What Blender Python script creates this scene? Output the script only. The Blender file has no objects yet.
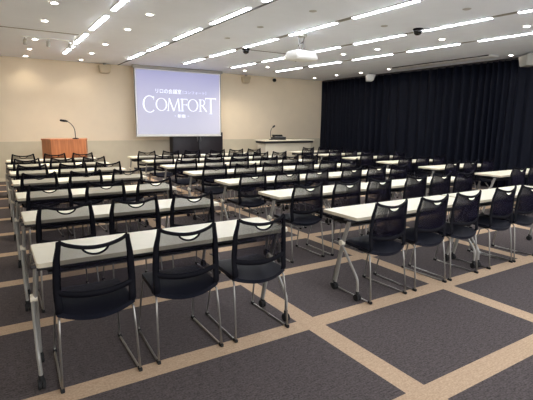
import bpy, bmesh, math, random
from mathutils import Vector, Matrix
random.seed(7)
C = bpy.context.scene.collection
PI = math.pi

# ------------------------------------------------------------ materials
def srgb(r, g, b):
    f = lambda c: (c/12.92 if c <= .04045 else ((c+.055)/1.055)**2.4)
    return (f(r/255), f(g/255), f(b/255), 1)
MATS = {}
EXPO = 2.05; K = 2**-EXPO
def mat(name, col, rough=.6, metal=0., emit=None, estr=0., noise=None, bump=0., alpha=None, spec=.5):
    m = bpy.data.materials.new(name); m.use_nodes = True
    nt = m.node_tree; b = nt.nodes['Principled BSDF']; out = nt.nodes['Material Output']
    b.inputs['Base Color'].default_value = col
    b.inputs['Roughness'].default_value = rough
    b.inputs['Metallic'].default_value = metal
    b.inputs['Specular IOR Level'].default_value = spec
    if emit:
        b.inputs['Emission Color'].default_value = emit
        b.inputs['Emission Strength'].default_value = estr
    if noise:
        scale, amt = noise
        tc = nt.nodes.new('ShaderNodeTexCoord'); n = nt.nodes.new('ShaderNodeTexNoise')
        n.inputs['Scale'].default_value = scale; n.inputs['Detail'].default_value = 6
        nt.links.new(tc.outputs['Object'], n.inputs['Vector'])
        mr = nt.nodes.new('ShaderNodeMapRange')
        mr.inputs['To Min'].default_value = 1-amt; mr.inputs['To Max'].default_value = 1+amt
        mr.inputs['From Min'].default_value = .3; mr.inputs['From Max'].default_value = .7
        nt.links.new(n.outputs['Fac'], mr.inputs['Value'])
        mx = nt.nodes.new('ShaderNodeVectorMath'); mx.operation = 'SCALE'
        mx.inputs[0].default_value = col[:3]
        nt.links.new(mr.outputs[0], mx.inputs['Scale'])
        nt.links.new(mx.outputs[0], b.inputs['Base Color'])
        if bump:
            bp = nt.nodes.new('ShaderNodeBump'); bp.inputs['Strength'].default_value = bump
            bp.inputs['Distance'].default_value = .01
            nt.links.new(n.outputs['Fac'], bp.inputs['Height']); nt.links.new(bp.outputs[0], b.inputs['Normal'])
    if alpha is not None:
        b.inputs['Alpha'].default_value = alpha
    MATS[name] = m
    return m

TOP   = mat('table_laminate', srgb(244, 238, 216), .38, noise=(18, .02))
EDGE  = mat('table_edge', srgb(214, 204, 180), .5, noise=(30, .03))
DARKM = mat('dark_steel', srgb(52, 51, 54), .5, .3, noise=(20, .05))
LEGM  = mat('silver_paint', srgb(158, 156, 150), .4, .4, noise=(20, .03))
CREAM = mat('cream_plastic', srgb(226, 218, 198), .5, noise=(20, .02))
BLKP  = mat('black_plastic', srgb(10, 10, 17), .6, noise=(40, .08), spec=.10)
SEATM = mat('seat_plastic', srgb(17, 19, 30), .5, noise=(120, .15), bump=.1, spec=.18)
MESHM = mat('chair_mesh', srgb(38, 36, 52), .8, noise=(300, .15), alpha=.58, spec=.05)
CHROM = mat('chrome', srgb(150, 147, 142), .28, .9, noise=(10, .02))
RUBB  = mat('rubber', srgb(16, 16, 17), .8, noise=(60, .1))
WALLU = mat('wall_paint', srgb(230, 214, 188), .85, noise=(3, .02), bump=.02)
WALLL = mat('wall_lower', srgb(204, 194, 170), .8, noise=(5, .03))
CEIL  = mat('ceiling_paint', srgb(233, 237, 244), .9, noise=(2, .02), bump=.02)
CHAN  = mat('channel_grey', srgb(140, 136, 124), .7, noise=(5, .05))
RAILM = mat('rail_grey', srgb(92, 90, 90), .6, .2, noise=(5, .05))
WHITE = mat('white_plastic', srgb(226, 226, 222), .45, noise=(10, .02))
GREYP = mat('grey_plastic', srgb(168, 166, 158), .6, noise=(10, .03))
BEIGE = mat('beige_plastic', srgb(196, 180, 152), .6, noise=(10, .03))
CAB   = mat('cabinet_black', srgb(26, 20, 26), .45, noise=(4, .1))
GLASSB= mat('dome_black', srgb(12, 12, 14), .15, noise=(4, .1))
LIGHT = mat('tube_diffuser', srgb(250, 250, 255), .5, emit=(.90, .93, 1, 1), estr=9.8)
DLIGHT= mat('downlight_lens', srgb(255, 250, 240), .5, emit=(1, .93, .82, 1), estr=9.0)
DESKW = mat('desk_cream', srgb(228, 218, 194), .5, noise=(6, .02))
TEXTM = mat('slide_lettering', srgb(240, 244, 255), .8, emit=(.86, .90, 1, 1), estr=.62*K)  # lettering emits in place of projector light
TEXTS = mat('slide_lettering_soft', srgb(225, 228, 245), .8, emit=(.80, .84, 1, 1), estr=.45*K)  # fainter projected lines, light likewise put into emission

def wood():
    m = bpy.data.materials.new('podium_wood'); m.use_nodes = True; nt = m.node_tree
    b = nt.nodes['Principled BSDF']; b.inputs['Roughness'].default_value = .42
    tc = nt.nodes.new('ShaderNodeTexCoord'); mp = nt.nodes.new('ShaderNodeMapping')
    mp.inputs['Scale'].default_value = (14, 14, .8)
    n = nt.nodes.new('ShaderNodeTexNoise'); n.inputs['Scale'].default_value = 2; n.inputs['Detail'].default_value = 5
    cr = nt.nodes.new('ShaderNodeValToRGB')
    cr.color_ramp.elements[0].position = .3; cr.color_ramp.elements[0].color = srgb(170, 100, 56)
    cr.color_ramp.elements[1].position = .7; cr.color_ramp.elements[1].color = srgb(204, 128, 76)
    nt.links.new(tc.outputs['Object'], mp.inputs[0]); nt.links.new(mp.outputs[0], n.inputs['Vector'])
    nt.links.new(n.outputs['Fac'], cr.inputs[0]); nt.links.new(cr.outputs[0], b.inputs['Base Color'])
    return m
WOOD = wood()

def carpet():
    m = bpy.data.materials.new('carpet'); m.use_nodes = True; nt = m.node_tree; N = nt.nodes; L = nt.links
    b = N['Principled BSDF']; b.inputs['Roughness'].default_value = .95; b.inputs['Specular IOR Level'].default_value = .15
    tc = N.new('ShaderNodeTexCoord'); sp = N.new('ShaderNodeSeparateXYZ'); L.new(tc.outputs['Object'], sp.inputs[0])
    def M(op, a, c=None):
        n = N.new('ShaderNodeMath'); n.operation = op
        for i, v in enumerate((a, c)):
            if v is None: continue
            if isinstance(v, (int, float)): n.inputs[i].default_value = v
            else: L.new(v, n.inputs[i])
        return n.outputs[0]
    # bands across the room
    ty = M('FRACT', M('DIVIDE', M('SUBTRACT', sp.outputs['Y'], 2.467-.152+1.0336*-10), 1.0336))
    by = M('LESS_THAN', ty, .152/1.0336)
    tx = M('FRACT', M('DIVIDE', M('SUBTRACT', sp.outputs['X'], 1.985-.152), 1.5417))
    bx = M('MULTIPLY', M('LESS_THAN', tx, .152/1.5417), M('GREATER_THAN', sp.outputs['X'], 1.5))
    band = M('MAXIMUM', bx, by)
    n1 = N.new('ShaderNodeTexNoise'); n1.inputs['Scale'].default_value = 90; n1.inputs['Detail'].default_value = 4
    n2 = N.new('ShaderNodeTexNoise'); n2.inputs['Scale'].default_value = 22; n2.inputs['Detail'].default_value = 3
    mp = N.new('ShaderNodeMapping'); mp.inputs['Scale'].default_value = (1, 4, 1)
    L.new(tc.outputs['Object'], n1.inputs['Vector']); L.new(tc.outputs['Object'], mp.inputs[0]); L.new(mp.outputs[0], n2.inputs['Vector'])
    v = M('ADD', M('MULTIPLY', n1.outputs['Fac'], .6), M('MULTIPLY', n2.outputs['Fac'], .4))
    cd = N.new('ShaderNodeValToRGB'); cl = N.new('ShaderNodeValToRGB')
    cd.color_ramp.elements[0].position = .36; cd.color_ramp.elements[0].color = srgb(66, 60, 60)
    cd.color_ramp.elements[1].position = .64; cd.color_ramp.elements[1].color = srgb(102, 94, 93)
    cl.color_ramp.elements[0].position = .36; cl.color_ramp.elements[0].color = srgb(176, 150, 124)
    cl.color_ramp.elements[1].position = .64; cl.color_ramp.elements[1].color = srgb(204, 178, 150)
    L.new(v, cd.inputs[0]); L.new(v, cl.inputs[0])
    mx = N.new('ShaderNodeMix'); mx.data_type = 'RGBA'
    L.new(band, mx.inputs['Factor']); L.new(cd.outputs[0], mx.inputs['A']); L.new(cl.outputs[0], mx.inputs['B'])
    L.new(mx.outputs['Result'], b.inputs['Base Color'])
    bp = N.new('ShaderNodeBump'); bp.inputs['Strength'].default_value = .3; bp.inputs['Distance'].default_value = .004
    L.new(n1.outputs['Fac'], bp.inputs['Height']); L.new(bp.outputs[0], b.inputs['Normal'])
    return m
CARPET = carpet()

def slide():
    m = bpy.data.materials.new('projected_slide'); m.use_nodes = True; nt = m.node_tree; N = nt.nodes; L = nt.links
    b = N['Principled BSDF']; b.inputs['Roughness'].default_value = .9; b.inputs['Base Color'].default_value = srgb(170, 170, 176)
    tc = N.new('ShaderNodeTexCoord'); sp = N.new('ShaderNodeSeparateXYZ'); L.new(tc.outputs['Generated'], sp.inputs[0])
    cr = N.new('ShaderNodeValToRGB')
    e = cr.color_ramp.elements
    e[0].position = 0; e[0].color = srgb(165, 165, 188)
    e[1].position = 1; e[1].color = srgb(128, 130, 186)
    x = e.new(.55); x.color = srgb(150, 150, 188)
    L.new(sp.outputs['Z'], cr.inputs[0]); L.new(cr.outputs[0], b.inputs['Emission Color'])
    b.inputs['Emission Strength'].default_value = .8*K  # projector light put into the slide's own emission
    return m
SLIDE = slide()

def curtain_mat():
    m = mat('curtain_cloth', srgb(7, 12, 27), .7, noise=(25, .2), spec=.2)
    m.node_tree.nodes['Principled BSDF'].inputs['Sheen Weight'].default_value = .0
    return m
CURT = curtain_mat()

# ------------------------------------------------------------ helpers
def obj(name, bm, m, parent=None, smooth=True, loc=None):
    me = bpy.data.meshes.new(name)
    bmesh.ops.recalc_face_normals(bm, faces=bm.faces)
    bm.to_mesh(me); bm.free()
    ms = m if isinstance(m, (list, tuple)) else [m]
    for x in ms: me.materials.append(x)
    if smooth:
        for p in me.polygons: p.use_smooth = True
        me.set_sharp_from_angle(angle=math.radians(40))
    o = bpy.data.objects.new(name, me); C.objects.link(o)
    if parent: o.parent = parent
    if loc: o.location = loc
    return o
def tag(o, label, cat, group=None, kind=None):
    o['label'] = label; o['category'] = cat
    if group: o['group'] = group
    if kind: o['kind'] = kind
    return o
def thing(name, label, cat, loc=(0, 0, 0), rz=0, group=None):
    o = bpy.data.objects.new(name, None); C.objects.link(o)
    o.empty_display_size = .1
    o.location = loc; o.rotation_euler = (0, 0, rz)
    return tag(o, label, cat, group)
def struct(name, bm, m, smooth=False):
    o = obj(name, bm, m, None, smooth); o['kind'] = 'structure'; return o
KIDS = {}
def dup(root, loc, label):
    r = root.copy(); C.objects.link(r); r.location = loc; r['label'] = label
    for ch in children(root):
        c = ch.copy(); C.objects.link(c); c.parent = r
        for g in children(ch):
            d = g.copy(); C.objects.link(d); d.parent = c
    return r
def children(o):
    if o.name not in KIDS: KIDS[o.name] = [c for c in bpy.data.objects if c.parent == o]
    return KIDS[o.name]
def box(bm, x0, x1, y0, y1, z0, z1, bev=0, seg=2):
    b = bmesh.new()
    bmesh.ops.create_cube(b, size=1)
    for v in b.verts:
        v.co = Vector(((x0+x1)/2+v.co.x*(x1-x0), (y0+y1)/2+v.co.y*(y1-y0), (z0+z1)/2+v.co.z*(z1-z0)))
    if bev: bmesh.ops.bevel(b, geom=b.edges[:], offset=bev, segments=seg, affect='EDGES', profile=.5)
    join(bm, b); return bm
def join(bm, b):
    me = bpy.data.meshes.new('tmp'); b.to_mesh(me); b.free(); bm.from_mesh(me); bpy.data.meshes.remove(me)
def smoothpath(pts, n=6, it=2):
    P = [Vector(p) for p in pts]
    for _ in range(it):
        Q = [P[0]]
        for a, b in zip(P[:-1], P[1:]):
            Q += [a*.75+b*.25, a*.25+b*.75]
        Q.append(P[-1]); P = Q
    return P
def sweep(bm, pts, ra, rb=None, side=None, n=8, cap=True, closed=False):
    """tube along pts; ra radius in 'side' direction, rb radius perpendicular. ra may be a list"""
    P = [Vector(p) for p in pts]; k = len(P); rings = []
    prev = None
    for i, p in enumerate(P):
        t = (P[min(i+1, k-1)]-P[max(i-1, 0)]).normalized()
        if side is not None:
            s = Vector(side if not callable(side) else side(i)); s = (s-t*s.dot(t))
        else:
            s = prev-t*prev.dot(t) if prev else t.orthogonal()
        if s.length < 1e-6: s = t.orthogonal()
        s.normalize(); prev = s; u = t.cross(s)
        a = ra[i] if isinstance(ra, (list, tuple)) else ra
        b = a if rb is None else (rb[i] if isinstance(rb, (list, tuple)) else rb)
        rings.append([bm.verts.new(p+s*math.cos(2*PI*j/n)*a+u*math.sin(2*PI*j/n)*b) for j in range(n)])
    for r0, r1 in zip(rings[:-1], rings[1:]):
        for j in range(n): bm.faces.new((r0[j], r0[(j+1) % n], r1[(j+1) % n], r1[j]))
    if cap:
        bm.faces.new(rings[0][::-1]); bm.faces.new(rings[-1])
    return bm
def lathe(bm, prof, n=24, M=Matrix()):
    """prof list of (r, z), closed at the ends"""
    rings = []
    for r, z in prof:
        if r < 1e-6: rings.append([bm.verts.new(M @ Vector((0, 0, z)))])
        else: rings.append([bm.verts.new(M @ Vector((r*math.cos(2*PI*j/n), r*math.sin(2*PI*j/n), z))) for j in range(n)])
    for a, b in zip(rings[:-1], rings[1:]):
        for j in range(n):
            q = [a[j % len(a)], a[(j+1) % n % len(a)], b[(j+1) % n % len(b)], b[j % len(b)]]
            q2 = []
            for v in q:
                if v not in q2: q2.append(v)
            if len(q2) > 2: bm.faces.new(q2)
    return bm
def prism(bm, poly, z0, z1):
    a = [bm.verts.new((x, y, z0)) for x, y in poly]; b = [bm.verts.new((x, y, z1)) for x, y in poly]
    n = len(poly)
    bm.faces.new(a[::-1]); bm.faces.new(b)
    for i in range(n): bm.faces.new((a[i], a[(i+1) % n], b[(i+1) % n], b[i]))
    return bm
def grid(bm, f, nu, nv, th=0, nrm=None):
    """surface f(u,v) u,v in 0..1; given thickness along local normal"""
    P = [[Vector(f(i/nu, j/nv)) for j in range(nv+1)] for i in range(nu+1)]
    if not th:
        V = [[bm.verts.new(p) for p in r] for r in P]
        for i in range(nu):
            for j in range(nv): bm.faces.new((V[i][j], V[i+1][j], V[i+1][j+1], V[i][j+1]))
        return bm
    def N(i, j):
        a = P[min(i+1, nu)][j]-P[max(i-1, 0)][j]; b = P[i][min(j+1, nv)]-P[i][max(j-1, 0)]
        c = a.cross(b)
        return c.normalized() if c.length > 1e-9 else Vector((0, 0, 1))
    A = [[bm.verts.new(P[i][j]+N(i, j)*th/2) for j in range(nv+1)] for i in range(nu+1)]
    B = [[bm.verts.new(P[i][j]-N(i, j)*th/2) for j in range(nv+1)] for i in range(nu+1)]
    for i in range(nu):
        for j in range(nv):
            bm.faces.new((A[i][j], A[i+1][j], A[i+1][j+1], A[i][j+1]))
            bm.faces.new((B[i][j], B[i][j+1], B[i+1][j+1], B[i+1][j]))
    for i in range(nu):
        bm.faces.new((A[i][0], B[i][0], B[i+1][0], A[i+1][0])); bm.faces.new((A[i][nv], A[i+1][nv], B[i+1][nv], B[i][nv]))
    for j in range(nv):
        bm.faces.new((A[0][j], A[0][j+1], B[0][j+1], B[0][j])); bm.faces.new((A[nu][j], B[nu][j], B[nu][j+1], A[nu][j+1]))
    return bm
def lerp_table(T, t):
    for (a, x), (b, y) in zip(T[:-1], T[1:]):
        if t <= b:
            k = (t-a)/(b-a); k = max(0, min(1, k)); k = k*k*(3-2*k)
            return x+(y-x)*k
    return T[-1][1]

# ------------------------------------------------------------ room
H = 2.995; WY = 12.447; XL = -2.3; XR = 10.32; YB = -2.6
struct('floor', box(bmesh.new(), XL-.2, XR+.2, YB-.2, WY+.2, -.12, 0), CARPET)
struct('ceiling', box(bmesh.new(), XL-.2, XR+.2, YB-.2, WY+.2, H, H+.12), CEIL)
struct('wall_back', box(bmesh.new(), XL, XR, WY, WY+.12, 0, H), WALLU)
struct('wall_left', box(bmesh.new(), XL-.12, XL, YB, WY, 0, H), WALLU)
struct('wall_right', box(bmesh.new(), XR, XR+.12, YB, WY, 0, H), WALLU)
struct('trim_1', box(bmesh.new(), XL, XR, WY-.012, WY, .08, .975, .003), WALLL)
struct('baseboard_back', box(bmesh.new(), XL, XR, WY-.018, WY, 0, .08, .003), EDGE)
struct('baseboard_left', box(bmesh.new(), XL, XL+.015, YB, WY-.02, 0, .08, .003), EDGE)

# ------------------------------------------------------------ ceiling lights
LINES = [(1.53, 1.565), (2.955, 3.05), (4.38, 4.58), (5.76, 6.14), (7.22, 7.66)]   # x at y=11 and y=4
SEG = [(9.88, 11.0), (8.40, 9.52), (6.85, 7.98), (5.3, 6.45), (3.82, 4.93), (2.3, 3.45), (.8, 1.95), (-.7, .45)]  # strips over and behind the camera are unseen, added for foreground light
ordn = ['first', 'second', 'third', 'fourth', 'fifth', 'sixth', 'unseen seventh', 'unseen eighth']
def lx(k, y):
    a, b = LINES[k]; return a+(b-a)*(11-y)/7
lines_l = ['first line from the left', 'second line from the left', 'middle line', 'fourth line from the left', 'fifth line, nearest the curtain']
for k in range(5):
    a, b = LINES[k]; ang = math.atan2(-(b-a), 7)
    # channel
    bm = bmesh.new()
    y0, y1 = -1.2, 11.15
    if k in (0, 1):
        pass
    else:
        bm2 = box(bm, -.045, .045, 0, y1-y0, H-.006, H-.001)
        o = struct('trim_%d' % (k+2), bm2, CHAN); o.location = (lx(k, y0), y0, 0); o.rotation_euler = (0, 0, -math.atan2(lx(k, y1)-lx(k, y0), y1-y0))
for k in range(5):
    for si, (s0, s1) in enumerate(SEG):
        if k == 0 and si > 4: continue
        if si >= 7 and k > 3: continue
        x0, x1 = lx(k, s0), lx(k, s1); L = s1-s0
        t = thing('ceiling_light', 'white fluorescent ceiling strip, %s from the screen wall in the %s' % (ordn[si], lines_l[k]),
                  'ceiling light', (x0, s0, H), math.atan2(x0-x1, s1-s0), 'fluorescent ceiling strips')
        w = .032
        bm = bmesh.new()
        for q in ((-w-.008, -w, 0, L), (w, w+.008, 0, L)): box(bm, q[0], q[1], q[2], q[3], -.014, 0)
        box(bm, -w, w, -.008, 0, -.014, 0); box(bm, -w, w, L, L+.008, -.014, 0)
        obj('housing', bm, WHITE, t)
        obj('diffuser', box(bmesh.new(), -w, w, .0, L, -.021, -.002, .004), LIGHT, t)
# dark partition rail beside the second light line
bm = box(bmesh.new(), -.014, .014, 0, 13.6, -.012, 0)
o = struct('trim_6', bm, RAILM); o.location = (lx(1, -1.2)+.095, -1.2, H); o.rotation_euler = (0, 0, -math.atan2(lx(1, 12.4)-lx(1, -1.2), 13.6))
struct('trim_7', box(bmesh.new(), XL, 1.45, 8.60, 8.64, H-.006, H), CHAN)
struct('trim_8', box(bmesh.new(), 4.72, 5.65, 8.20, 8.23, H-.008, H), RAILM)
# linear air diffuser by the curtain
t = thing('air_diffuser', 'long narrow slot air diffuser in the ceiling near the curtain', 'air vent', (9.3, 5.7, H))
obj('frame', box(bmesh.new(), -.06, .26, 0, 2.75, -.035, 0, .006), WHITE, t)
obj('slot', box(bmesh.new(), -.068, -.058, .03, 2.72, -.030, -.004), DARKM, t)

# downlights
DL = [(.83, 6.55), (.83, 7.75), (.83, 9.55), (.83, 10.87), (.83, 12.05), (2.05, 6.44), (2.05, 7.63), (2.05, 9.32), (2.05, 10.69), (2.03, 11.93),
      (7.128, 3.84), (6.962, 5.226), (6.807, 6.627), (6.68, 7.514), (9.697, 5.499), (9.42, 8.717), (9.40, 9.768),
      (9.29, 10.72), (9.26, 11.78), (6.40, 11.421), (6.49, 10.336)]
dls = ['second from the left pair, frontmost', '']
def dl_label(i):
    if i < 5: return 'round white ceiling downlight, %s from the camera in the far left row' % ordn[i]
    if i < 10: return 'round ceiling downlight, %s from the camera between the first two strip lines' % ordn[i-5]
    if i < 14: return 'round ceiling downlight, %s from the camera between the two right strip lines' % ordn[i-10]
    if i < 19: return 'round ceiling downlight, %s from the camera in the row beside the curtain' % ordn[i-14]
    return ['round ceiling downlight near the beige wall speaker right of the screen', 'round ceiling downlight between strip lines, right of the one above the wall speaker'][i-19]
dl0 = None
for i, (x, y) in enumerate(DL):
    if dl0 is None:
        dl0 = thing('downlight', dl_label(0), 'downlight', (x, y, H), 0, 'round ceiling downlights')
        bm = bmesh.new(); lathe(bm, [(.044, -.001), (.044, -.010), (.060, -.008), (.066, -.001)], 28); obj('rim', bm, WHITE, dl0)
        bm = bmesh.new(); lathe(bm, [(0, -.002), (.044, -.002), (.044, -.007), (0, -.009)], 28); obj('lens', bm, DLIGHT, dl0)
    else: dup(dl0, (x, y, H), dl_label(i))
# extra downlights wash the end wall: the lamps inside them
def lamp_spot(x, y, e, col=(1, .88, .70), size=2.2, name='downlight_lamp'):
    l = bpy.data.lights.new(name, 'SPOT'); l.energy = e; l.color = col; l.spot_size = size; l.spot_blend = .8; l.shadow_soft_size = .035
    o = bpy.data.objects.new(name, l); C.objects.link(o); o.location = (x, y, H-.03)
    return o
for i, (x, y) in enumerate(DL):
    if y > 11.9: lamp_spot(x, y, 3)
    elif y > 9 and x < 9: lamp_spot(x, y, 20 if x < 3 else 18)
    elif x < 9: lamp_spot(x, y, 10)

# small ceiling discs (sprinkler plates)
sp0 = None
for i, (x, y) in enumerate([(3.78, 6.25), (3.76, 7.37), (3.86, 4.99), (5.34, 5.08), (5.47, 3.757)]):
    lab = ['pale round ceiling plate left of the dark dome camera nearer the screen', 'small pale ceiling plate, farthest back between the second and third strip lines',
           'pale round ceiling plate, nearest between the second and third strip lines', 'pale round ceiling plate between third and fourth strip lines, left one',
           'pale round ceiling plate between third and fourth strip lines, near top right'][i]
    if sp0 is None:
        bm = bmesh.new(); lathe(bm, [(0, -.012), (.035, -.010), (.055, -.003), (.055, 0)], 20)
        sp0 = obj('sprinkler_plate', bm, GREYP); sp0.location = (x, y, H); tag(sp0, lab, 'sprinkler plate', 'pale sprinkler plates on the ceiling')
    else:
        c = sp0.copy(); C.objects.link(c); c.location = (x, y, H); c['label'] = lab

# dome cameras
for (x, y, lab) in [(4.60, 8.17, 'black dome camera on the ceiling left of the projector'), (5.925, 4.91, 'black dome camera on the ceiling beside a strip light, right of the projector')]:
    t = thing('dome_camera', lab, 'security camera', (x, y, H), 0, 'dome cameras')
    obj('mount', lathe(bmesh.new(), [(0, 0), (.075, 0), (.08, -.012), (.072, -.028), (0, -.028)], 24), BLKP, t)
    obj('dome', lathe(bmesh.new(), [(.066, -.026), (.066, -.05), (.055, -.08), (.03, -.098), (0, -.102)], 24), GLASSB, t)
t = thing('wall_camera', 'small black ball camera hanging under the ceiling at the end wall', 'security camera', (7.95, WY-.22, H))
obj('stem', lathe(bmesh.new(), [(0, 0), (.05, 0), (.05, -.012), (.012, -.02), (.012, -.09), (0, -.09)], 20), WHITE, t)
obj('ball', lathe(bmesh.new(), [(0, -.065), (.04, -.075), (.062, -.11), (.062, -.135), (.04, -.17), (0, -.182)], 20), GLASSB, t)

# spot lamps on a short track, upper left
t = thing('track_light', 'short ceiling track with three small spot heads above the wooden lectern', 'track light', (.75, 9.3, H))
obj('track', box(bmesh.new(), -.15, .75, -.015, .015, -.02, 0, .003), WHITE, t)
for dx, tilt in ((-.1, .5), (.28, .4), (.66, .5)):
    bm = bmesh.new()
    sweep(bm, [(dx, 0, -.018), (dx, 0, -.075)], .008, n=8)
    M = Matrix.Translation((dx, .01, -.10)) @ Matrix.Rotation(tilt, 4, 'X')
    hd = obj('spot_head', lathe(bm, [(0, .05), (.03, .045), (.036, -.05), (.028, -.055), (0, -.045)], 16, M), GREYP, t)

# speakers
def speaker(x, y, z, rz, w, h, d, m, lab, grp):
    t = thing('speaker', lab, 'speaker', (x, y, z), rz, grp)
    bm = bmesh.new()   # wedge body, front narrower at the bottom, facing -y
    a = [(-w/2, -d*.5, 0), (w/2, -d*.5, 0), (w/2, d*.5, 0), (-w/2, d*.5, 0)]
    b = [(-w*.38, -d*.28, -h), (w*.38, -d*.28, -h), (w*.38, d*.42, -h), (-w*.38, d*.42, -h)]
    A = [bm.verts.new(p) for p in a]; B = [bm.verts.new(p) for p in b]
    bm.faces.new(A); bm.faces.new(B[::-1])
    for i in range(4): bm.faces.new((A[i], B[i], B[(i+1) % 4], A[(i+1) % 4]))
    bmesh.ops.recalc_face_normals(bm, faces=bm.faces)
    bmesh.ops.bevel(bm, geom=bm.edges[:], offset=.015, segments=3, affect='EDGES')
    obj('cabinet', bm, m, t)
    bm = bmesh.new()
    grid(bm, lambda u, v: ((u-.5)*w*(.80-.16*v), -d*(.5-.20*v)-.006+.0, -h*(.1+.8*v)), 6, 6, .008)
    obj('grille', bm, m, t)
    bm = bmesh.new(); box(bm, -.03, .03, -.03, .03, 0, .05, .004)
    obj('bracket', bm, GREYP, t)
    return t
speaker(2.66, WY-.15, 2.945, .0, .32, .2, .2, BEIGE, 'beige speaker high on the wall, left of the projection screen', 'beige wall speakers')
speaker(6.93, WY-.15, 2.93, .0, .27, .2, .2, BEIGE, 'beige speaker high on the wall, right of the projection screen', 'beige wall speakers')
speaker(9.74, 9.72, 2.945, .9, .36, .19, .26, WHITE, 'white speaker hanging from the ceiling in front of the curtain', 'speakers before the curtain')
speaker(9.75, 5.12, 2.945, .9, .42, .22, .3, GREYP, 'grey speaker box at the right photo edge, hung before the curtain', 'speakers before the curtain')

# ------------------------------------------------------------ curtain
bm = bmesh.new()
N = 900; y0, y1 = -2.3, WY-.03
ph = [0]; 
for i in range(N): ph.append(ph[-1]+(y1-y0)/N*(2*PI/(.26+.08*math.sin(i*.021)+.05*math.sin(i*.057+1))))
def cf(u, v):
    i = int(round(u*N)); z = .02+(H-.06)*v
    a = .062*(1-.25*v)*(1+.35*math.sin(i*.033+2))
    x = 10.15+a*math.sin(ph[i]+.25*math.sin(v*3+i*.01))+.010*math.sin(i*.11+v*5)
    return (x, y0+(y1-y0)*u, z)
grid(bm, cf, N, 6, 0)
bmesh.ops.recalc_face_normals(bm, faces=bm.faces)
cu = thing('curtain', 'tall dark navy pleated curtain covering the whole right wall', 'curtain', (0, 0, 0))
co = obj('cloth', bm, CURT, cu)
sm = co.modifiers.new('Solidify', 'SOLIDIFY'); sm.thickness = .004
obj('rail', box(bmesh.new(), 10.11, 10.19, y0, y1, H-.045, H-.001, .004), DARKM, cu)

# ------------------------------------------------------------ screen
SY = 12.05
sx0, sx1, sz0, sz1 = 3.40, 5.875, 1.135, 2.885
scr = thing('projection_screen', 'large pull-down screen showing a lavender slide with COMFORT lettering', 'projection screen', (4.64, SY, 0))
D = -4.64
obj('case', box(bmesh.new(), sx0-.09+D, sx1+.09+D, -.05, .06, 2.915, H-.002, .01), GREYP, scr)
obj('fabric', box(bmesh.new(), sx0-.035+D, sx1+.035+D, .004, .008, sz0-.03, 2.93), WHITE, scr)
im = obj('slide_image', box(bmesh.new(), sx0+D, sx1+D, -.001, .003, sz0+.02, sz1), SLIDE, scr)
obj('bottom_bar', box(bmesh.new(), sx0-.05+D, sx1+.05+D, -.008, .018, sz0-.05, sz0-.022, .006), WHITE, scr)
for xx in (sx0-.05+D, sx1+.038+D): obj('edge_tape', box(bmesh.new(), xx, xx+.012, .001, .011, sz0-.03, 2.92), RAILM, scr)
# screen coordinates from fractions of the screen width/height
zA, zB = 12.0, 13.3
def SX(u):  # u photograph fraction along screen width
    s = u*zA/(zB+u*(zA-zB)); return sx0+(sx1-sx0)*s+D
def px(x): return SX((x-137)/82.5)
def flat(bm, poly):   # poly in (x,z)
    a = [bm.verts.new((x, -.004, z)) for x, z in poly]; b = [bm.verts.new((x, -.002, z)) for x, z in poly]
    n = len(poly); bm.faces.new(a); bm.faces.new(b[::-1])
    for i in range(n): bm.faces.new((a[i], b[i], b[(i+1) % n], a[(i+1) % n]))
def stroke(bm, p, q, w0, w1=None):
    w1 = w1 or w0; p, q = Vector(p), Vector(q); d = (q-p).normalized(); n = Vector((-d.y, d.x))
    flat(bm, [tuple(p+n*w0/2), tuple(p-n*w0/2), tuple(q-n*w1/2), tuple(q+n*w1/2)])
def arc(bm, cx, cz, rx, rz, a0, a1, thick, thin, n=40):
    """calligraphic ring: thick at the sides, thin at top and bottom"""
    I, O = [], []
    for i in range(n+1):
        a = a0+(a1-a0)*i/n; c, s = math.cos(a), math.sin(a)
        w = thin+(thick-thin)*c*c
        O.append((cx+rx*c, cz+rz*s)); I.append((cx+(rx-w)*c, cz+(rz-w*.8)*s))
    for i in range(n): flat(bm, [O[i], O[i+1], I[i+1], I[i]])
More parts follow.
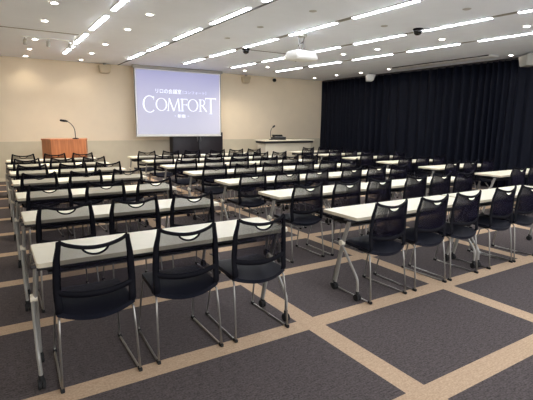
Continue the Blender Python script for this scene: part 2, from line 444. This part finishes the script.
def letter(ch, xl, xr, z0, z1):
    bm = bmesh.new(); w = xr-xl; h = z1-z0; T = .040; t = .018; cx = (xl+xr)/2; cz = (z0+z1)/2
    if ch == 'C':
        arc(bm, cx+w*.08, cz, w*.58, h/2, math.radians(52), math.radians(312), T*1.2, t*1.3)
        e = math.radians(52); x = cx+w*.08+w*.58*math.cos(e); z = cz+h/2*math.sin(e)
        stroke(bm, (x, z+.03), (x, z-.07), .02, .008)
    elif ch == 'O': arc(bm, cx, cz, w/2, h/2, 0, 2*PI, T, t)
    elif ch == 'M':
        stroke(bm, (xl+.02, z0), (xl+w*.16, z1), t); stroke(bm, (xl+w*.15, z1), (cx, z0), T*.9)
        stroke(bm, (cx, z0), (xr-w*.15, z1), t); stroke(bm, (xr-w*.14, z1), (xr-w*.05, z0), T)
        for x in (xl+.02, xr-w*.05): stroke(bm, (x-.035, z0+.006), (x+.035, z0+.006), .012)
    elif ch == 'F':
        stroke(bm, (xl+w*.25, z0), (xl+w*.25, z1), T); stroke(bm, (xl, z1-.008), (xr, z1-.008), .016)
        stroke(bm, (xl+w*.25, cz+.01), (xr-w*.15, cz+.01), .014); stroke(bm, (xl, z0+.006), (xl+w*.5, z0+.006), .012)
        stroke(bm, (xr-.006, z1), (xr-.006, z1-.05), .012); stroke(bm, (xr-w*.15, cz+.04), (xr-w*.15, cz-.02), .012)
    elif ch == 'R':
        stroke(bm, (xl+w*.2, z0), (xl+w*.2, z1), T); stroke(bm, (xl, z0+.006), (xl+w*.4, z0+.006), .012)
        stroke(bm, (xl, z1-.007), (xl+w*.5, z1-.007), .014)
        arc(bm, xl+w*.42, z0+h*.75, w*.38, h*.25, -PI/2, PI/2, T*.9, .014, 20)
        stroke(bm, (xl+w*.2, z0+h*.5), (xl+w*.45, z0+h*.5), .014)
        stroke(bm, (xl+w*.45, z0+h*.5), (xr, z0), T*.9, T*.8)
    elif ch == 'T':
        stroke(bm, (cx, z0), (cx, z1), T*1.1); stroke(bm, (xl, z1-.012), (xr, z1-.012), .026)
        stroke(bm, (xl+.006, z1), (xl+.006, z1-.07), .014, .006); stroke(bm, (xr-.006, z1), (xr-.006, z1-.06), .014, .006)
        stroke(bm, (cx-.05, z0+.006), (cx+.05, z0+.006), .012)
    return bm
zs, zt = 1.80, 2.15
for ch, a, b, z0, z1 in [('C', 142.7, 154.6, 1.745, 2.205), ('O', 155.6, 167.2, zs, zt), ('M', 167.3, 180.0, zs, zt), ('F', 180.6, 187.6, zs, zt),
                         ('O', 187.6, 198.2, zs, zt), ('R', 198.8, 206.6, zs, zt), ('T', 205.4, 216.0, 1.74, 2.20)]:
    obj('letter', letter(ch, px(a), px(b), z0, z1), TEXTM, scr, smooth=False)
def text(s, xl, xr, z0, z1, m, name, ext=.0):
    cv = bpy.data.curves.new('txt', 'FONT'); cv.body = s; cv.extrude = .002; cv.offset = ext
    to = bpy.data.objects.new('txt', cv); C.objects.link(to)
    dg = bpy.context.evaluated_depsgraph_get(); me = bpy.data.meshes.new_from_object(to.evaluated_get(dg))
    bpy.data.objects.remove(to)
    if len(me.vertices) == 0: return
    xs = [v.co.x for v in me.vertices]; ys = [v.co.y for v in me.vertices]
    a, b, c, d = min(xs), max(xs), min(ys), max(ys)
    for v in me.vertices:
        x = xl+(v.co.x-a)/(b-a)*(xr-xl); z = z0+(v.co.y-c)/(d-c)*(z1-z0); y = -.003-v.co.z
        v.co = (x, y, z)
    me.materials.append(m); o = bpy.data.objects.new(name, me); C.objects.link(o); o.parent = scr
text('リロの会議室', px(156.0), px(181.6), 2.275, 2.405, TEXTM, 'slide_caption', .006)
text('［コンフォート］', px(183.0), px(206.2), 2.285, 2.375, TEXTS, 'slide_caption')
text('新宿', px(177.4), px(185.2), 1.615, 1.715, TEXTM, 'slide_caption', .006)
bm = bmesh.new(); 
for a in (174.4, 187.4): stroke(bm, (px(a), 1.665), (px(a+1.3), 1.665), .014)
obj('slide_dashes', bm, TEXTS, scr, smooth=False)

# ------------------------------------------------------------ black cabinet under the screen
cb = thing('cabinet', 'low black double-door cabinet against the wall below the screen', 'cabinet', (5.18, 12.27, 0))
obj('body', box(bmesh.new(), -.76, .84, -.12, .15, 0, 1.2, .004), CAB, cb)
for s in (-1, 1):
    d = obj('door', box(bmesh.new(), (-.755 if s < 0 else .045), (.035 if s < 0 else .835), -.14, -.12, .03, 1.19, .004), CAB, cb)
    bm = bmesh.new(); sweep(bm, smoothpath([(.04+s*.05, -.14, 1.06), (.04+s*.05, -.17, 1.06), (.04+s*.05, -.17, .94), (.04+s*.05, -.14, .94)]), .008, n=8)
    obj('handle', bm, CHROM, d)

# ------------------------------------------------------------ wooden lectern + mic
lc = thing('lectern', 'reddish brown wooden lectern with angled sides before the left end wall', 'lectern', (1.49, 11.0, 0))
bm = prism(bmesh.new(), [(-.375, 0), (.375, 0), (.50, .55), (-.515, .55)], .03, 1.035)
bmesh.ops.bevel(bm, geom=bm.edges[:], offset=.006, segments=2, affect='EDGES')
obj('body', bm, WOOD, lc, smooth=False)
bm = prism(bmesh.new(), [(-.385, -.012), (.385, -.012), (.512, .56), (-.527, .56)], 1.035, 1.075)
bmesh.ops.bevel(bm, geom=bm.edges[:], offset=.006, segments=2, affect='EDGES')
obj('top', bm, WOOD, lc, smooth=False)
obj('plinth', prism(bmesh.new(), [(-.36, .02), (.36, .02), (.485, .54), (-.50, .54)], 0, .03), BLKP, lc, smooth=False)
def gooseneck(name, lab, loc, pts, head, m=DARKM):
    t = thing(name, lab, 'microphone', loc)
    obj('base', lathe(bmesh.new(), [(0, 0), (.07, 0), (.07, .012), (.05, .022), (.015, .028), (0, .028)], 24), BLKP, t)
    P = smoothpath(pts, it=3)
    obj('gooseneck', sweep(bmesh.new(), P, .009, n=8), m, t)
    a, b = Vector(head[0]), Vector(head[1])
    obj('microphone_head', sweep(bmesh.new(), [a, a.lerp(b, .1), a.lerp(b, .5), a.lerp(b, .9), b], [.008, .02, .026, .024, .012], n=14), BLKP, t)
    return t
gooseneck('microphone', 'gooseneck microphone curving left on top of the wooden lectern', (1.66, 11.1, 1.075),
          [(0, 0, .02), (.0, 0, .12), (-.01, 0, .24), (-.07, -.02, .34), (-.17, -.05, .415)], ((-.15, -.04, .405), (-.32, -.07, .43)))

# ------------------------------------------------------------ cream desk right of the screen, with mic and console
dk = thing('reception_desk', 'cream counter desk with thin overhanging top near the curtain corner', 'desk', (7.74, 11.0, 0))
bm = box(bmesh.new(), -.93, .93, -.05, .55, .955, .99, .006); obj('top', bm, DESKW, dk)
obj('rail', box(bmesh.new(), -.90, .90, -.02, .52, .895, .955), DARKM, dk)  # dark strip standing in for the shadow under the overhanging top
obj('front_panel', box(bmesh.new(), -.85, .85, .04, .07, .0, .895, .003), DESKW, dk)
for s in (-1, 1): obj('side_panel', box(bmesh.new(), min(s*.85, s*.82), max(s*.85, s*.82), .07, .5, 0, .895, .003), DESKW, dk)
gooseneck('microphone', 'gooseneck microphone standing on the cream counter desk', (7.13, 11.1, .99),
          [(0, 0, .02), (-.02, 0, .12), (-.03, 0, .25), (.0, -.01, .34), (.04, -.02, .38)], ((.03, -.02, .37), (.10, -.04, .43)))
cs = thing('control_console', 'small dark console box beside the microphone on the cream desk', 'console', (7.44, 11.15, .99))
obj('body', box(bmesh.new(), -.2, .2, -.1, .12, 0, .09, .008), DARKM, cs)
bm = bmesh.new(); grid(bm, lambda u, v: (-.19+.38*u, .06+.05*v, .09+.06*v), 4, 3, .01); obj('display', bm, GLASSB, cs)
bm = bmesh.new()
for i in range(8): lathe(bm, [(0, .09), (.011, .09), (.010, .108), (0, .108)], 10, Matrix.Translation((-.16+i*.045, -.04, 0)))
obj('knob_row', bm, GREYP, cs)

# ------------------------------------------------------------ projector
PXc, PYc = 4.68, 6.35
pj = thing('projector', 'white projector hanging from the ceiling on a bracket', 'projector', (PXc, PYc, 2.56), .1)
bm = box(bmesh.new(), -.255, .255, -.19, .19, 0, .155, .055, 5)
for v in bm.verts:
    if v.co.z > .06: v.co.x *= .9; v.co.y *= .92
obj('body', bm, WHITE, pj)
obj('lens', lathe(bmesh.new(), [(0, 0), (.05, 0), (.055, .035), (.04, .04), (0, .03)], 24, Matrix.Translation((.05, .165, .06)) @ Matrix.Rotation(-PI/2, 4, 'X')), GLASSB, pj)
obj('sensor_window', lathe(bmesh.new(), [(0, 0), (.018, 0), (.016, .01), (0, .012)], 16, Matrix.Translation((.0, -.17, .055)) @ Matrix.Rotation(PI/2, 4, 'X')), GLASSB, pj)
bm = bmesh.new()
for i in range(7): box(bm, -.22+.022*i, -.21+.022*i, -.184, -.172, .03, .09)
obj('vent', bm, GREYP, pj)
bm = bmesh.new()
box(bm, -.10, .10, -.09, .09, .152, .165, .003); 
for s in (-1, 1):
    sweep(bm, [(s*.05, -.02, .16), (s*.03, .0, .26), (s*.07, .01, .40)], .010, n=8)
sweep(bm, [(-.05, .02, .25), (.05, .02, .32)], .012, n=8)
obj('bracket', bm, RAILM, pj)
obj('ceiling_plate', lathe(bmesh.new(), [(0, .40), (.09, .40), (.10, .42), (.10, .433), (0, .433)], 20), GREYP, pj)

# ------------------------------------------------------------ table
TW, TD, TH = 1.685, .452, .70
def rounded_rect(x0, x1, y0, y1, r, n=5):
    P = []
    for cx, cy, a in ((x1-r, y1-r, 0), (x0+r, y1-r, PI/2), (x0+r, y0+r, PI), (x1-r, y0+r, 3*PI/2)):
        for i in range(n+1): P.append((cx+r*math.cos(a+PI/2*i/n), cy+r*math.sin(a+PI/2*i/n)))
    return P
TAB = dict(W=TW)
def make_table(label, W=TW):
    t = thing('folding_table', label, 'table', (0, 0, 0), 0, 'long white folding tables')
    top = obj('tabletop', prism(bmesh.new(), rounded_rect(.003, W-.003, .003, TD-.003, .02), TH-.024, TH), TOP, t, smooth=False)
    bm = bmesh.new()      # edge band ring
    A, B = rounded_rect(0, W, 0, TD, .023), rounded_rect(.004, W-.004, .004, TD-.004, .019)
    for z0, z1 in ((TH-.027, TH-.0015),):
        a0 = [bm.verts.new((x, y, z0)) for x, y in A]; a1 = [bm.verts.new((x, y, z1)) for x, y in A]
        b0 = [bm.verts.new((x, y, z0)) for x, y in B]; b1 = [bm.verts.new((x, y, z1)) for x, y in B]
        n = len(A)
        for i in range(n):
            j = (i+1) % n
            bm.faces.new((a0[i], a0[j], a1[j], a1[i])); bm.faces.new((b0[j], b0[i], b1[i], b1[j]))
            bm.faces.new((a1[i], a1[j], b1[j], b1[i])); bm.faces.new((a0[j], a0[i], b0[i], b0[j]))
    obj('edge_band', bm, EDGE, top)
    obj('crossbeam', box(bmesh.new(), .0, W-.10, .07, .12, TH-.065, TH-.028, .008), DARKM, t)
    bm = bmesh.new()      # document shelf under the top
    box(bm, .06, W-.22, .10, .38, TH-.098, TH-.088, .002)
    box(bm, .06, W-.22, .375, .385, TH-.098, TH-.027, .002)
    obj('shelf', bm, DARKM, t)
    for x, sg in ((-.02, 1), (W-.07, -1)):
        bm = bmesh.new()
        P = [(x+.020, .085, TH-.028), (x+.008, .15, .45), (x+.012*sg, .235, .075)]
        sweep(bm, P, .014, .020, side=(1, 0, 0), n=12)
        P = smoothpath([(x, .155, .455), (x-.008*sg, .145, .445), (x-.012*sg, -.035, .235), (x-.012*sg, -.068, .19), (x-.010*sg, -.072, .14), (x-.008*sg, -.072, .075)], it=2)
        sweep(bm, P, .011, .013, side=(1, 0, 0), n=12)
        lg = obj('leg', bm, LEGM, t)
        bm = bmesh.new(); lathe(bm, [(0, -.019), (.022, -.019), (.025, -.014), (.025, .014), (.022, .019), (0, .019)], 16, Matrix.Translation((x, .150, .455)) @ Matrix.Rotation(PI/2, 4, 'Y'))
        obj('hinge_cap', bm, CREAM, lg)
        bm = box(bmesh.new(), x-.005, x+.05, .06, .14, TH-.045, TH-.026, .006)
        obj('top_bracket', bm, DARKM, lg)
        for yy in (.235, -.072):
            bm = bmesh.new(); x0 = x; x = x0+(.012*sg if yy > 0 else -.008*sg)
            for dx in (-.011, .011):
                lathe(bm, [(0, -.009), (.027, -.009), (.030, -.006), (.030, .006), (.027, .009), (0, .009)], 18, Matrix.Translation((x+dx, yy, .030)) @ Matrix.Rotation(PI/2, 4, 'Y'))
            sweep(bm, [(x, yy, .03), (x, yy, .085)], .015, n=12)
            obj('caster', bm, RUBB, lg); x = x0
    return t

# ------------------------------------------------------------ chair (origin on the floor between the rear feet, faces +y)
def bp(s, t):
    w = lerp_table([(0, .196), (.3, .199), (.65, .194), (1, .179)], t)
    y = lerp_table([(0, .045), (.3, .055), (.65, .050), (1, .030)], t)
    dip = lerp_table([(0, .02), (.5, .028), (1, .036)], t)
    z = .455+.385*t-dip*(1-s*s)
    z += .006*max(0, (abs(s)-.85)/.15)*t
    return Vector((s*w, y-.036*(1-s*s), z))
SW = .39; SD = .036
def slotz(s): return SD*max(0, 1-(s/SW)**2)**.6
def make_chair(label):
    t = thing('mesh_chair', label, 'chair', (0, 0, 0), 0, 'black mesh-back chairs in rows')
    bm = bmesh.new()
    for s in (-1, 1):     # side members running down and forward into the seat
        P = [bp(s, k/14) for k in range(15)][::-1] + [Vector((s*.194, .055, .437)), Vector((s*.194, .10, .428)), Vector((s*.194, .18, .428))]
        n = len(P); ra = [.012+.009*min(1, i/6) for i in range(n)]
        ra[-1] = .008
        sweep(bm, P, ra, .010, side=lambda i: (1, 0, 0), n=8)
    P = [bp(-1+2*k/24, 1) for k in range(25)]
    sweep(bm, P, .0115, .009, side=(0, 0, 1), n=8)
    P = []
    for k in range(17):   # lower rim of the hand hole
        s = -SW+2*SW*k/16; p = bp(s, 1); p.z -= slotz(s)+.002; P.append(p)
    sweep(bm, P, .006, .008, side=(0, 0, 1), n=8)
    obj('back_frame', bm, BLKP, t)
    bm = bmesh.new()      # mesh cloth, notched by the hand hole
    def mf(u, v):
        s = -.96+1.92*u; lo = bp(s, .265); p = bp(s, .265+.725*v); hi = bp(s, .985)
        p.z -= slotz(s)*v**3
        return p
    # knitted cloth with fine vertical ribs
    NR = 116
    def mr(u, v):
        k = int(round(u*NR)); p = mf(u, v); p.y += (.0050 if k % 2 else -.0050)
        return p
    grid(bm, mr, NR, 8, 0); obj('back_mesh', bm, MESHM, t, smooth=False)
    P = [bp(-1+2*k/16, .265) for k in range(17)]
    obj('lumbar_bar', sweep(bmesh.new(), P, .018, .009, side=(0, 0, 1), n=8), BLKP, t)
    bm = bmesh.new()      # seat shell
    def sf(u, v):         # u across, v rear to front
        a = (u-.5)*2; yy = v
        w = .207*(1-.08*v) * (1-.22*max(0, (v-.8)/.2)**2)
        y = .05+.43*v-.050*(1-a*a)*(1-v)**2 + .02*(1-a*a)*v*v
        z = .437 - .016*(1-a*a)*(1-v*.4) - .030*max(0, (v-.75)/.25)**2 + .012*v - .02*(1-v)**4*(1-a*a)
        return (a*w, y, z)
    grid(bm, sf, 16, 16, .026)
    obj('seat', bm, SEATM, t)
    for s in (-1, 1):
        bm = bmesh.new()
        P = [Vector((s*.190, .13, .418)), Vector((s*.196, .072, .415)), Vector((s*.203, .048, .39)), Vector((s*.213, .006, .03)), Vector((s*.213, .012, .010)),
             Vector((s*.213, .05, .009)), Vector((s*.205, .465, .009)), Vector((s*.204, .495, .012)), Vector((s*.204, .502, .04)), Vector((s*.185, .42, .40)), Vector((s*.182, .39, .415)), Vector((s*.180, .30, .418))]
        sweep(bm, smoothpath(P, it=1), .0068, n=8)
        lg = obj('sled_leg', bm, CHROM, t)
        for yy, xx in ((.004, .213), (.490, .204)):
            obj('foot_cap', box(bmesh.new(), s*xx-.011, s*xx+.011, yy-.012, yy+.028, 0, .022, .005), RUBB, lg)
    for y in (.13, .36): obj('under_seat_rod', sweep(bmesh.new(), [(-.2+.03*y, y, .414), (.2-.03*y, y, .414)], .007, n=8), CHROM, t)
    return t

Y0, PT = 2.594, 1.1918
rown = ['row nearest the camera', 'second row from the camera', 'third row from the camera', 'fourth row from the camera',
        'fifth row from the camera', 'sixth row from the camera', 'farthest row by the screen']
posn = ['leftmost', 'second from left', 'third from left', 'fourth from left', 'fifth from left', 'rightmost']
pos3 = ['left', 'middle', 'right']
T0 = CH0 = None
def put_table(x, y, lab):
    global T0
    if T0 is None: T0 = make_table(lab); T0.location = (x, y, 0)
    else: dup(T0, (x, y, 0), lab)
def put_chair(x, y, lab, rz=0.):
    global CH0
    if CH0 is None: CH0 = make_chair(lab); CH0.location = (x, y, 0); CH0.rotation_euler = (0, 0, rz); return
    c = dup(CH0, (x, y, 0), lab); c.rotation_euler = (0, 0, rz)
LEFT = [(.425, .97, 1.505), (.44, .98, 1.508), (.445, .995, 1.53), (.455, 1.0, 1.535), (.46, 1.015, 1.54), (.465, 1.02, 1.55), (.475, 1.03, 1.55)]
MID0 = (2.765, 3.32, 3.83, 4.487, 4.955, 5.47)
MIDN = (2.83, 3.38, 3.905, 4.56, 5.08, 5.59)
T3X = [None, 6.74, 6.80, 6.92, 7.02, 7.10, 7.16]
for r in range(7):
    ty = Y0+PT*r; cy = ty-.175; j = lambda: random.uniform(-.012, .012)
    put_table(.147+.008*r, ty, 'white folding table of the left block, %s' % rown[r])
    for k, x in enumerate(LEFT[r]):
        put_chair(x, cy+j(), 'black mesh chair, %s seat, left block, %s' % (pos3[k], rown[r]), random.uniform(-.02, .02))
    dx = .012*max(0, r-1); mx = (2.53 if r == 0 else 2.54)+dx
    put_table(mx, ty, 'white folding table, left of the middle block pair, %s' % rown[r])
    put_table(mx+TW+.036, ty, 'white folding table, right of the middle block pair, %s' % rown[r])
    for k, x in enumerate(MID0 if r == 0 else MIDN):
        if r == 0 and k == 5: continue
        x += dx
        put_chair(x, cy+j(), 'black mesh chair, %s, middle block, %s' % (posn[k], rown[r]), random.uniform(-.015, .015))
    if T3X[r]:
        x = T3X[r]
        put_table(x, ty, 'white folding table of the curtain-side block, %s' % rown[r])
        for k in range(3):
            put_chair(x+.24+.55*k, cy+j(), 'black mesh chair, %s seat, curtain-side block, %s' % (pos3[k], rown[r]), random.uniform(-.015, .015))

# ------------------------------------------------------------ world, camera
w = bpy.data.worlds.new('World'); bpy.context.scene.world = w; w.use_nodes = True
w.node_tree.nodes['Background'].inputs[0].default_value = (.95, .97, 1, 1); w.node_tree.nodes['Background'].inputs[1].default_value = .75
yaw, pitch, roll, F = .5616155, -.1741767, .0101180, 433.02
cyw, syw = math.cos(yaw), math.sin(yaw)
f = Vector((syw*math.cos(pitch), cyw*math.cos(pitch), math.sin(pitch))); r = Vector((cyw, -syw, 0)); u = r.cross(f)
c, s = math.cos(roll), math.sin(roll); r2 = c*r+s*u; u2 = -s*r+c*u
cam = bpy.data.cameras.new('camera'); cam.sensor_width = 36; cam.lens = F/533*36; cam.clip_start = .05
co = bpy.data.objects.new('camera', cam); C.objects.link(co)
co.matrix_world = Matrix(((r2.x, u2.x, -f.x, 0), (r2.y, u2.y, -f.y, 0), (r2.z, u2.z, -f.z, 1.47), (0, 0, 0, 1)))
sc = bpy.context.scene; sc.camera = co
sc.view_settings.view_transform = 'Standard'; sc.view_settings.look = 'None'; sc.view_settings.gamma = 1
sc.view_settings.use_curve_mapping = False
sc.view_settings.exposure = EXPO
